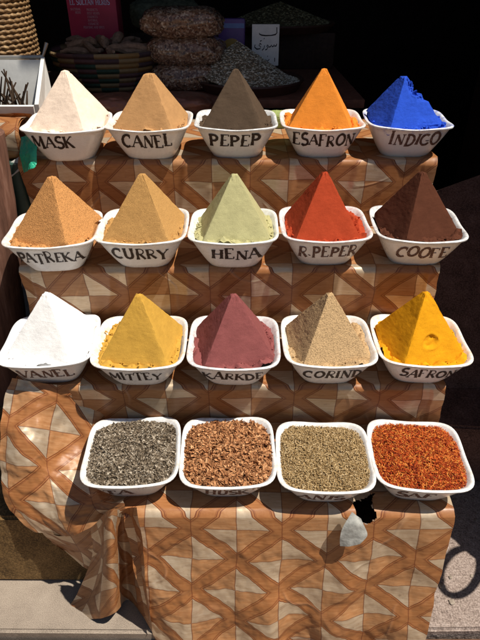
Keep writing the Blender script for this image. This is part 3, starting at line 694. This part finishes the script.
# roll of the same vinyl
V = []; Fc = []; uvr = []; n = 90; m_ = 40
for j in range(m_+1):
    for i in range(n):
        a = i/n*2*math.pi*2.2; r = .20+.035*a/ (2*math.pi); X = -4.6+2.0*j/m_+.03*math.sin(a*2)
        V.append(U(X, 6.90+r*1.0*math.cos(a)*1.1+.03*vnoise(X*2, a), -1.80+r*math.sin(a)+.03*vnoise(X*2, a, 3))); uvr.append((X*S+2, a*r*S))
for j in range(m_):
    for i in range(n-1): Fc.append((j*n+i, j*n+i+1, (j+1)*n+i+1, (j+1)*n+i))
rl = mesh_obj('vinyl_roll', V, Fc, M['vinyl'], None, True, None, uvr); tag(rl, 'loose roll of patterned vinyl lying left of the MASK bowl', 'vinyl roll')
# low table the roll, crate and basket stand on
sh = MB().box(U(-6.5, 6.82, -2.22), U(-2.68, 8.6, -2.06), .004).build('side_table_top', M['dark_wood'])
shr = empty('side_table', U(-4.5, 7.7, -6.36)); tag(shr, 'low dark table left of the top step', 'table')
sh.name = 'table_top'; rel(sh, shr)
for x0, d0 in ((-6.4, 6.9), (-2.9, 8.3), (-6.4, 8.3)): rel(MB().box(U(x0, d0, -6.35), U(x0+.15, d0+.15, -2.222)).build('leg', M['dark_wood']), shr)
# white painted board leaning under the roll
bm = bmesh.new(); A = [at(-12, 196, 6.5), at(22, 168, 6.5), at(30, 150, 6.62), at(-12, 176, 6.62)]
vs = [bm.verts.new(p) for p in A]; f = bm.faces.new(vs); r = bmesh.ops.extrude_face_region(bm, geom=[f])
for v in [e for e in r['geom'] if isinstance(e, bmesh.types.BMVert)]: v.co += Vector((0, .012, -.004))
bmesh.ops.recalc_face_normals(bm, faces=bm.faces[:]); mb = MB(); mb.add(bm)
tag(mb.build('board', plain('white_board_paint', (.62, .62, .58), .5, .4, .12, 50)), 'white painted board slanting beside the top step at the left edge', 'board')
# crumpled green plastic
gp = [[(21, 137, 6.60), (29, 133, 6.50), (37, 140, 6.44)], [(20, 150, 6.50), (30, 148, 6.38), (36, 152, 6.36)], [(21, 160, 6.44), (31, 158, 6.36), (37, 163, 6.34)], [(23, 173, 6.44), (30, 170, 6.34), (36, 166, 6.34)]]
P, uv = patch(gp, 40, 40, .010, 3)
gm = N('green_plastic'); gm.color((.03, .42, .25)).rough(.3).spec(.5); gm.bump(gm.noise(70, 3, .6), .8, .006)
tag(grid_cloth('plastic_bag', P, uv, gm.m), 'crumpled green plastic bag at the left end of the top step', 'plastic bag')
# white open crate with twigs
cr = empty('crate', U(-3.4, 8.0, -2.06)); tag(cr, 'white open crate with dry twigs, below the tall wicker basket', 'crate')
wmat = plain('white_crate', (.66, .66, .64), .6, .3, .12, 25)
def panel(a, b, t, name):                                    # board between two bottom points and two top points
    bm = bmesh.new(); vs = [bm.verts.new(U(*p)) for p in a]; f = bm.faces.new(vs); bm.normal_update(); nn = f.normal.copy()
    r = bmesh.ops.extrude_face_region(bm, geom=[f])
    for v in [e for e in r['geom'] if isinstance(e, bmesh.types.BMVert)]: v.co += nn*t*S
    bmesh.ops.recalc_face_normals(bm, faces=bm.faces[:]); mb = MB(); mb.add(bm); return rel(mb.build(name, wmat, None, False, None), cr)
panel([(-4.6, 7.45, -2.055), (-2.66, 7.45, -2.055), (-2.60, 7.30, -1.50), (-4.6, 7.30, -1.50)], None, .04, 'front_panel')
panel([(-4.6, 8.30, -2.055), (-2.74, 8.30, -2.055), (-2.74, 8.42, -1.13), (-4.6, 8.42, -1.13)], None, -.04, 'back_panel')
panel([(-2.66, 7.45, -2.055), (-2.70, 8.32, -2.055), (-2.78, 8.44, -1.10), (-2.60, 7.32, -1.50)], None, .05, 'side_panel')
panel([(-4.6, 7.46, -2.052), (-4.6, 8.30, -2.052), (-2.68, 8.30, -2.052), (-2.68, 7.46, -2.052)], None, .02, 'bottom_panel')
rel(MB().tube([U(-4.6, 8.44, -1.12), U(-2.76, 8.46, -1.10), U(-2.69, 8.52, -.93)], .028*S, 8).build('rim_wire', plain('grey_metal', (.4, .38, .35), .4, .5, .1, metal=.6)), cr)
tw = plain('dry_twig', (.06, .038, .025), .9, .1, .3, 90)
for k in range(60):
    x = random.uniform(-4.1, -2.95); d = random.uniform(7.6, 8.2); a = random.uniform(-.6, .6)
    p = [U(x, d, -1.98), U(x+a*.35, d+random.uniform(-.1, .1), -1.65), U(x+a*.7, d+random.uniform(-.15, .15), -1.65+random.uniform(.1, .5))]
    tag(MB().tube(p, [.024*S, .018*S, .009*S], 6).build('twig', tw), 'thin dry brown twig standing among others in the white crate', 'twig', 'twigs in the white crate')

# ---------------------------------------------------------------- wicker basket at the top left
def coil_basket(name, c, radii, h0, h1, rows, mat, label, cat, twist=70, amp=.012, n=220):
    """rows of coiled weave; radii(t) gives the radius"""
    V = []; Fc = []; T = []; sub = 7; Lr = rows*sub
    for j in range(Lr+1):
        t = j/Lr; r = radii(t); ph = (j % sub)/sub; bulge = .028*math.sin(math.pi*ph)
        row = j//sub
        for i in range(n):
            a = 2*math.pi*i/n; w = amp*math.sin(a*twist+(math.pi if row % 2 else 0)+ph*3.6)*math.sin(math.pi*ph)
            rr = r+bulge+w+.006*vnoise(math.cos(a)*3, math.sin(a)*3, t*9)
            V.append(U(c[0]+rr*math.cos(a), c[1]+rr*math.sin(a), h0+(h1-h0)*t+.008*math.sin(a*3)))
    for j in range(Lr):
        row = j//sub
        for i in range(n):
            k = (i+1) % n; Fc.append((j*n+i, j*n+k, (j+1)*n+k, (j+1)*n+i)); blk = (int(i/n*16)+row) ; T.append(((blk*7919+ (row//2)*104729) % 97)/97)
    # bottom disc
    V.append(U(c[0], c[1], h0)); Fc += [(len(V)-1, (i+1) % n, i) for i in range(n)]; T += [0]*n
    o = mesh_obj(name, V, Fc, mat, None, True, 75, None, T); return tag(o, label, cat)
wk = N('golden_wicker'); nn_ = wk.noise(70, 4, .7); wk.color(wk.ramp(nn_, [(.3, (.06, .03, .012)), (.52, (.20, .115, .05)), (.72, (.44, .31, .17))])).rough(.6).bump(nn_, .6, .002)
coil_basket('wicker_basket', (-4.12, 9.35), lambda t: .945+.015*math.sin(t*9), -1.56, .9, 38, wk.m, 'tall golden brown wicker basket at the top left corner', 'basket', 46, .010, 420)
tag(MB().box(U(-5.6, 8.75, -2.3), U(-2.95, 10.4, -1.57), .01).build('wooden_box', M['dark_wood']), 'dark wooden box under the tall wicker basket', 'box')

# ---------------------------------------------------------------- back table and its goods
TB = -1.92
bt = empty('back_table', U(-.8, 11.5, -6.36)); tag(bt, 'dark wooden table in the shade of the shop behind the steps', 'table')
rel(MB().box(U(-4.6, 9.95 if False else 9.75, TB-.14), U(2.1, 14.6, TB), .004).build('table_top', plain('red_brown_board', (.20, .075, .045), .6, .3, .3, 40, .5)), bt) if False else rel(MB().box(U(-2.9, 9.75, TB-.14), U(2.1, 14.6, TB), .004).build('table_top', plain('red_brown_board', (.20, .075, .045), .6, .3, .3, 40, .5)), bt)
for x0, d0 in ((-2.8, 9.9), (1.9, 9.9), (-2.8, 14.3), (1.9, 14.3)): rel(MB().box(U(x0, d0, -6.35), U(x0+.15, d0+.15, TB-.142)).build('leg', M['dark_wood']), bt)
# coloured coil basket of roots
cbm = N('coloured_coil'); at_ = cbm.n('ShaderNodeAttribute'); at_.attribute_name = 'tone'
rp = cbm.n('ShaderNodeValToRGB'); rp.color_ramp.interpolation = 'CONSTANT'; e = rp.color_ramp.elements
for k, (p_, c_) in enumerate([(0, (.26, .18, .09)), (.35, (.075, .045, .05)), (.55, (.03, .065, .045)), (.72, (.26, .15, .055)), (.88, (.12, .06, .06))]):
    if k > 1: e.new(p_)
    e[k].position = p_; e[k].color = (*c_, 1)
cbm.link(at_.outputs['Fac'], rp.inputs[0]); cbm.link(rp.outputs[0], cbm.b.inputs['Base Color']); cbm.rough(.75).bump(cbm.noise(200, 3), .5, .002)
coil_basket('coil_basket', (-2.42, 11.0), lambda t: .68+.30*math.sin(t*1.5), TB+.002, -1.27, 8, cbm.m, 'shallow round coiled basket striped purple green and straw, full of roots', 'basket', 60, .006, 200)
rm = plain('dried_root', (.30, .18, .12), .85, .15, .35, 80, .6)
for k in range(26):
    a = random.uniform(0, 6.28); r_ = .68*math.sqrt(random.random()); c = Vector((-2.38+r_*math.cos(a), 11.0+r_*math.sin(a), -1.36+.16*(1-r_/.8)+random.uniform(0, .10)))
    dr = Vector((math.cos(k*2.4), math.sin(k*2.4)*.5, random.uniform(-.15, .15)))*random.uniform(.22, .40)
    pts = [U(*(c+dr*t+Vector((0, 0, .03*math.sin(t*3+k))))) for t in (-1, -.6, -.2, .2, .6, 1)]
    R0 = random.uniform(.055, .085)*S; tag(MB().tube(pts, [R0*.5, R0*.95, R0, R0*1.05, R0*.8, R0*.4], 8).build('root', rm), 'brown dried root lying among others in the striped basket', 'root', 'roots in the striped basket')
# deep red carton with print
bxm = plain('crimson_card', (.48, .028, .075), .45, .4, .12, 20)
cb = MB().box(U(-3.22, 11.75, TB+.002), U(-2.30, 12.25, -.30), .004).build('carton', bxm); tag(cb, 'crimson printed carton standing behind the striped basket', 'carton')
def flat_text(txt, p0, size, mat, parent, name='lettering', gap=1.0, wt=(.17, .12)):
    V = []; Fc = []; cur = 0
    for c in txt:
        wd, st_ = G.get(c, G[' '])
        for w_, pts in st_: ribbon(pts, wt[0] if w_ else wt[1], V, Fc, lambda x, y: U(p0[0]+(cur+x)*size*gap, p0[1], p0[2]+y*size))
        cur += wd
    return mesh_obj(name, V, Fc, mat, parent, False)
lt = plain('lilac_print', (.62, .58, .80), .5); pk = plain('pink_print', (.62, .30, .36), .5)
flat_text('EL SULTAN GARDEN'.replace('GARDEN', 'HERBS'), (-3.16, 11.745, -.645), .085, lt, cb, gap=.86)
for k, w_ in enumerate(['PRODUCTS', 'BEST HERBS', 'ESSENCES', 'NATURAL', 'COSMETIC', 'PERFUME AND SPICE']):
    flat_text(w_, (-2.86 if k < 5 else -2.96, 11.745, -.745-.058*k), .036, pk, cb, gap=.95)
flat_text('NATURAL', (-3.16, 11.745, -.735), .036, pk, cb); flat_text('HERB', (-3.08, 11.745, -.79), .036, pk, cb)
# bags of spice
bagm = N('spice_in_plastic_bag'); v_ = bagm.n('ShaderNodeTexVoronoi'); v_.inputs['Scale'].default_value = 190; bagm.link(bagm.obj(), v_.inputs['Vector'])
sepc = bagm.n('ShaderNodeSeparateColor'); bagm.link(v_.outputs['Color'], sepc.inputs[0])
bagm.color(bagm.ramp(sepc.outputs[0], [(0, (.10, .042, .022)), (.4, (.33, .155, .085)), (.75, (.50, .28, .16)), (1, (.80, .62, .46))])).rough(.25).spec(.6)
bagm.b.inputs['Coat Weight'].default_value = 1; bagm.b.inputs['Coat Roughness'].default_value = .08; bagm.bump(bagm.noise(34, 6, .75), 1.0, .022)
def pillow(c, sx, sy, sz, mat, name, label, cat, group=None, seed=0):
    V = []; Fc = []; nu, nv = 64, 40
    for j in range(nv+1):
        p = math.pi*(j/nv-.5)
        for i in range(nu):
            a = 2*math.pi*i/nu; cx, cy = se(a, 3.2); k = abs(math.cos(p))**.42; zz = math.copysign(abs(math.sin(p))**.9, math.sin(p))
            n = 1+.09*vnoise(cx*k*2.5+seed, cy*k*2.5, zz+seed)+.025*vnoise(cx*8, cy*8, zz*8+seed)
            V.append(U(c[0]+cx*k*sx*n, c[1]+cy*k*sy*n, c[2]+zz*sz*(n if zz > 0 else 1)))
    for j in range(nv):
        for i in range(nu): q = (i+1) % nu; Fc.append((j*nu+i, j*nu+q, (j+1)*nu+q, (j+1)*nu+i))
    o = mesh_obj(name, V, Fc, mat, None, True); return tag(o, label, cat, group)
GB = 'plastic bags of spice stacked in the shop'
pillow((-.98, 10.8, TB+.215), .66, .48, .225, bagm.m, 'spice_bag', 'clear plastic bag of brown spice, lowest of the stack of three', 'bag', GB, 1)
pillow((-.96, 10.85, TB+.63), .68, .48, .235, bagm.m, 'spice_bag', 'clear plastic bag of brown spice, middle of the stack of three', 'bag', GB, 2)
pillow((-1.00, 10.85, TB+1.06), .70, .50, .235, bagm.m, 'spice_bag', 'clear plastic bag of brown spice, topmost of the stack of three', 'bag', GB, 3)
# tray of seeds with an Arabic price card
def seed_heap(name, c, rad, hgt, h0, stops, n, label, skew=(0, 0), big=.02):
    mat = tone_mat(name+'_tone', stops); V = []; Fc = []; T = []
    def hh(x, y): r = math.hypot(x-skew[0]*(1), y-skew[1]); return max(0, 1-r/rad*.92)*hgt
    V.append(U(c[0], c[1], h0+hh(0, 0))); 
    for k in range(1, 17):
        for i in range(48):
            a = 2*math.pi*i/48; x, y = rad*k/16*math.cos(a), rad*k/16*math.sin(a); V.append(U(c[0]+x, c[1]+y, h0+hh(x, y)))
    for i in range(48): Fc.append((0, 1+i, 1+(i+1) % 48))
    for k in range(15):
        for i in range(48): j = (i+1) % 48; a = 1+k*48; Fc.append((a+i, a+48+i, a+48+j, a+j))
    T += [.15]*len(Fc)
    for q in range(n):
        a = random.uniform(0, 6.283); r_ = rad*math.sqrt(random.random()); x, y = r_*math.cos(a), r_*math.sin(a); k = len(V); p = Vector((c[0]+x, c[1]+y, h0+hh(x, y)+.008))
        Mx = Matrix.Rotation(random.uniform(0, 6.283), 3, 'Z') @ Matrix.Rotation(random.gauss(0, .5), 3, 'X'); L = big*random.uniform(.7, 1.3)
        for q_ in [(-L, 0, 0), (0, -L*.45, 0), (0, 0, L*.35), (0, L*.45, 0), (L, 0, 0)]: V.append(U(*(p+Mx @ Vector(q_))))
        Fc += [(k, k+1, k+2), (k, k+2, k+3), (k+1, k+4, k+2), (k+2, k+4, k+3)]; T += [random.random()]*4
    o = mesh_obj(name, V, Fc, mat, None, False, None, None, T); return tag(o, label, 'seeds', kind='stuff')
tm = plain('dark_tray', (.07, .03, .02), .5, .4, .2)
def tray(c, rad, h0, h1, label):
    V = []; Fc = []; n = 64; L = [(rad*.9, h0), (rad*1.0, h1), (rad*1.04, h1+.02), (rad*1.06, h1-.01), (rad*.95, h0-.0), (rad*.9, h0-.0)]
    for r_, h in [(0.01, h0)]+L[4:5][::-1]+[(rad*1.06, h1-.01), (rad*1.04, h1+.02), (rad*1.0, h1), (rad*.9, h0+.03), (.01, h0+.03)]:
        for i in range(n): a = 2*math.pi*i/n; V.append(U(c[0]+r_*math.cos(a), c[1]+r_*math.sin(a), h))
    for j in range(len(V)//n-1):
        for i in range(n): k = (i+1) % n; Fc.append((j*n+i, j*n+k, (j+1)*n+k, (j+1)*n+i))
    return tag(mesh_obj('tray', V, Fc, tm, None, True, 40), label, 'tray')
tray((.18, 10.75), .92, TB+.003, TB+.17, 'dark round tray holding the heap of mixed seeds')
seed_heap('mixed_seeds', (.18, 10.75), .90, .62, TB+.13, [(0, (.14, .09, .05)), (.35, (.42, .32, .21)), (.6, (.74, .62, .45)), (.9, (.90, .82, .66))], 5200, 'grey and cream mixed seeds heaped in the round tray', (-.22, .12), .030)
crd = MB().box(U(.22, 11.30, -1.62), U(.72, 11.325, -.93), .001).build('price_card', plain('white_card', (.80, .76, .72), .7, .2, .1)); tag(crd, 'white card with Arabic handwriting stuck in the seed heap', 'card')
crd.rotation_euler = (0, 0, 0)
ink = plain('black_ink', (.015, .013, .02), .6)
V = []; Fc = []
def ar(pts, w): ribbon(pts, w, V, Fc, lambda x, y: U(.22+.50*x, 11.296, -1.62+.69*y))
# line 1 : lam-ba, line 2 : sin-waw-ra-ya, line 3 half hidden
ar([(.90, .93), (.91, .80), (.86, .76), (.70, .74), (.50, .735), (.36, .745), (.27, .77), (.27, .80)], .030); ar([(.44, .67), (.46, .66)], .035)
ar([(.92, .54), (.90, .49), (.84, .48), (.82, .52), (.80, .48), (.75, .47), (.72, .51), (.69, .47), (.62, .46), (.60, .50), (.57, .51), (.55, .48), (.59, .45), (.56, .41), (.50, .39)], .028)
ar([(.47, .50), (.45, .43), (.38, .38)], .028); ar([(.35, .52), (.30, .55), (.26, .50), (.33, .47), (.30, .42), (.18, .41), (.10, .46), (.12, .52)], .028); ar([(.30, .60), (.36, .62)], .025)
ar([(.86, .20), (.86, .10)], .03); ar([(.66, .16), (.60, .12), (.50, .15), (.42, .11)], .028); ar([(.24, .22), (.15, .20)], .03); ar([(.58, .24), (.60, .23)], .03)
mesh_obj('handwriting', V, Fc, ink, crd, False)
# purple and yellow packet
pkk = empty('packet', U(-.16, 11.7, TB)); tag(pkk, 'purple printed packet with a yellow picture behind the plastic bags', 'packet')
rel(MB().box(U(-.42, 11.62, TB+.003), U(.10, 11.78, -.86), .01).build('packet_body', plain('purple_print', (.16, .07, .26), .4, .5)), pkk)
rel(MB().box(U(-.40, 11.612, -1.02), U(.08, 11.62, -.94)).build('blue_band', plain('blue_print', (.20, .28, .55), .4)), pkk)
o = flat_text('HERBS', (-.36, 11.607, -1.005), .05, lt, None, gap=1.2) if False else None
bm = bmesh.new(); bmesh.ops.create_uvsphere(bm, u_segments=20, v_segments=10, radius=1); mb = MB(); mb.add(bm, Matrix.Translation(U(-.16, 11.612, -1.30)) @ Matrix.Diagonal((.15*S, .012*S, .11*S, 1)))
rel(mb.build('picture', plain('yellow_print', (.50, .27, .06), .4)), pkk)
# shelf further back with a herb tray
tag(MB().box(U(-2.3, 12.9, TB+.003), U(2.0, 14.4, -1.22), .006).build('wooden_box', M['dark_wood']), 'long dark box at the back of the shop table', 'box')
tray((.85, 13.6), 1.15, -1.217, -1.08, 'dark round tray of green herbs at the back of the shop')
seed_heap('dried_herbs', (.85, 13.6), 1.1, .42, -1.12, [(0, (.07, .05, .025)), (.5, (.20, .16, .08)), (1, (.36, .30, .16))], 2600, 'olive green dried herbs heaped in the far tray', (0, 0), .035)
pillow((-1.6, 13.5, -1.217+.30), .75, .5, .30, plain('herb_sack', (.10, .10, .065), .9, .1, .6, 60, .8), 'sack', 'small grey green sack of herbs at the back of the shop', 'sack', None, 8)
# low dark packages between the top step and the back table
dk = plain('dark_brown_wrap', (.17, .07, .045), .35, .5, .35, 30, .6)
tag(MB().box(U(-2.45, 8.75, -2.5), U(.9, 9.6, -2.06), .02).build('wooden_box', M['dark_wood']), 'low dark box just behind the top step', 'box')
for k, (x, d, w) in enumerate([(-2.0, 9.15, .42), (-.95, 9.2, .5)]):
    pillow((x, d, -2.06+.17), w, .34, .17, dk, 'wrapped_parcel', ['shiny dark brown wrapped parcel behind the MASK and CANEL bowls', 'shiny dark brown wrapped parcel behind the CANEL and PEPEP bowls'][k], 'parcel', 'dark wrapped parcels behind the top step', k+11)
pillow((.48, 8.1, -1.96+.10), .22, .14, .11, powder('green_powder', (.30, .36, .13), 500, .3, coarse=.6), 'herb_bundle', 'small pale green bundle lying behind the PEPEP bowl', 'herb bundle', None, 4)
# dark bags hanging at the back right, barely lit
bb = coil_basket('wicker_basket', (6.2, 11.6), lambda t: .9+.1*t, -1.6, .6, 20, plain('dark_wicker', (.09, .055, .03), .7, .3, .4, 60), 'dark wicker basket at the far right edge in the shade', 'basket', 40, .03, 200)
tag(MB().box(U(5.1, 10.6, -6.29), U(7.4, 12.8, -1.62), .01).build('cabinet', M['dark_wood']), 'dark cabinet under the wicker basket at the far right', 'cabinet')

# ---------------------------------------------------------------- can added out of frame, shaped to throw the looped shadow on granite
cn = empty('shadow_can', U(4.3, 3.9, -6.355)); tag(cn, 'added unseen can with a round shadow-throwing handle standing on the paving right of the stand', 'can')
def shadow_src(px, py, xx):                                  # where above the slab a point must be (at x = xx) to throw its shadow at that pixel
    e = PITCH+math.atan((py-320)/F); d = CAMH/math.tan(e); z = d*math.cos(PITCH)+CAMH*math.sin(PITCH); X = (px-240)/F*z
    h = (xx-X)/SLX; return U(xx, d-SLY*h, -6.36+h)
canm = plain('dull_tin', (.30, .29, .27), .4, .5, .2, metal=.7)
ring = [shadow_src(460+20*math.cos(a), 572+23*math.sin(a)-6*math.cos(a), 4.02+.02*math.cos(a)) for a in [2*math.pi*k/32 for k in range(33)]]
rel(MB().tube(ring, .045*S, 10).build('shadow_handle', canm), cn)
c0 = U(4.5, 4.12, -3.30)
V = []; Fc = []; n = 48
body = [(.30, -6.355), (.34, -6.2), (.36, -5.0), (.36, (c0.z/S-CAMH)+.1), (.30, (c0.z/S-CAMH)+.35), (.22, (c0.z/S-CAMH)+.5), (.22, (c0.z/S-CAMH)+.7), (.19, (c0.z/S-CAMH)+.7), (.01, (c0.z/S-CAMH)+.35)]
for r_, h in body:
    for i in range(n): a = 2*math.pi*i/n; V.append(U(4.68+r_*math.cos(a)*1.1, c0.y/S+r_*1.5*math.sin(a), h))
for j in range(len(body)-1):
    for i in range(n): k = (i+1) % n; Fc.append((j*n+i, j*n+k, (j+1)*n+k, (j+1)*n+i))
rel(mesh_obj('shadow_can_body', V, Fc, canm, None, True, 40), cn)
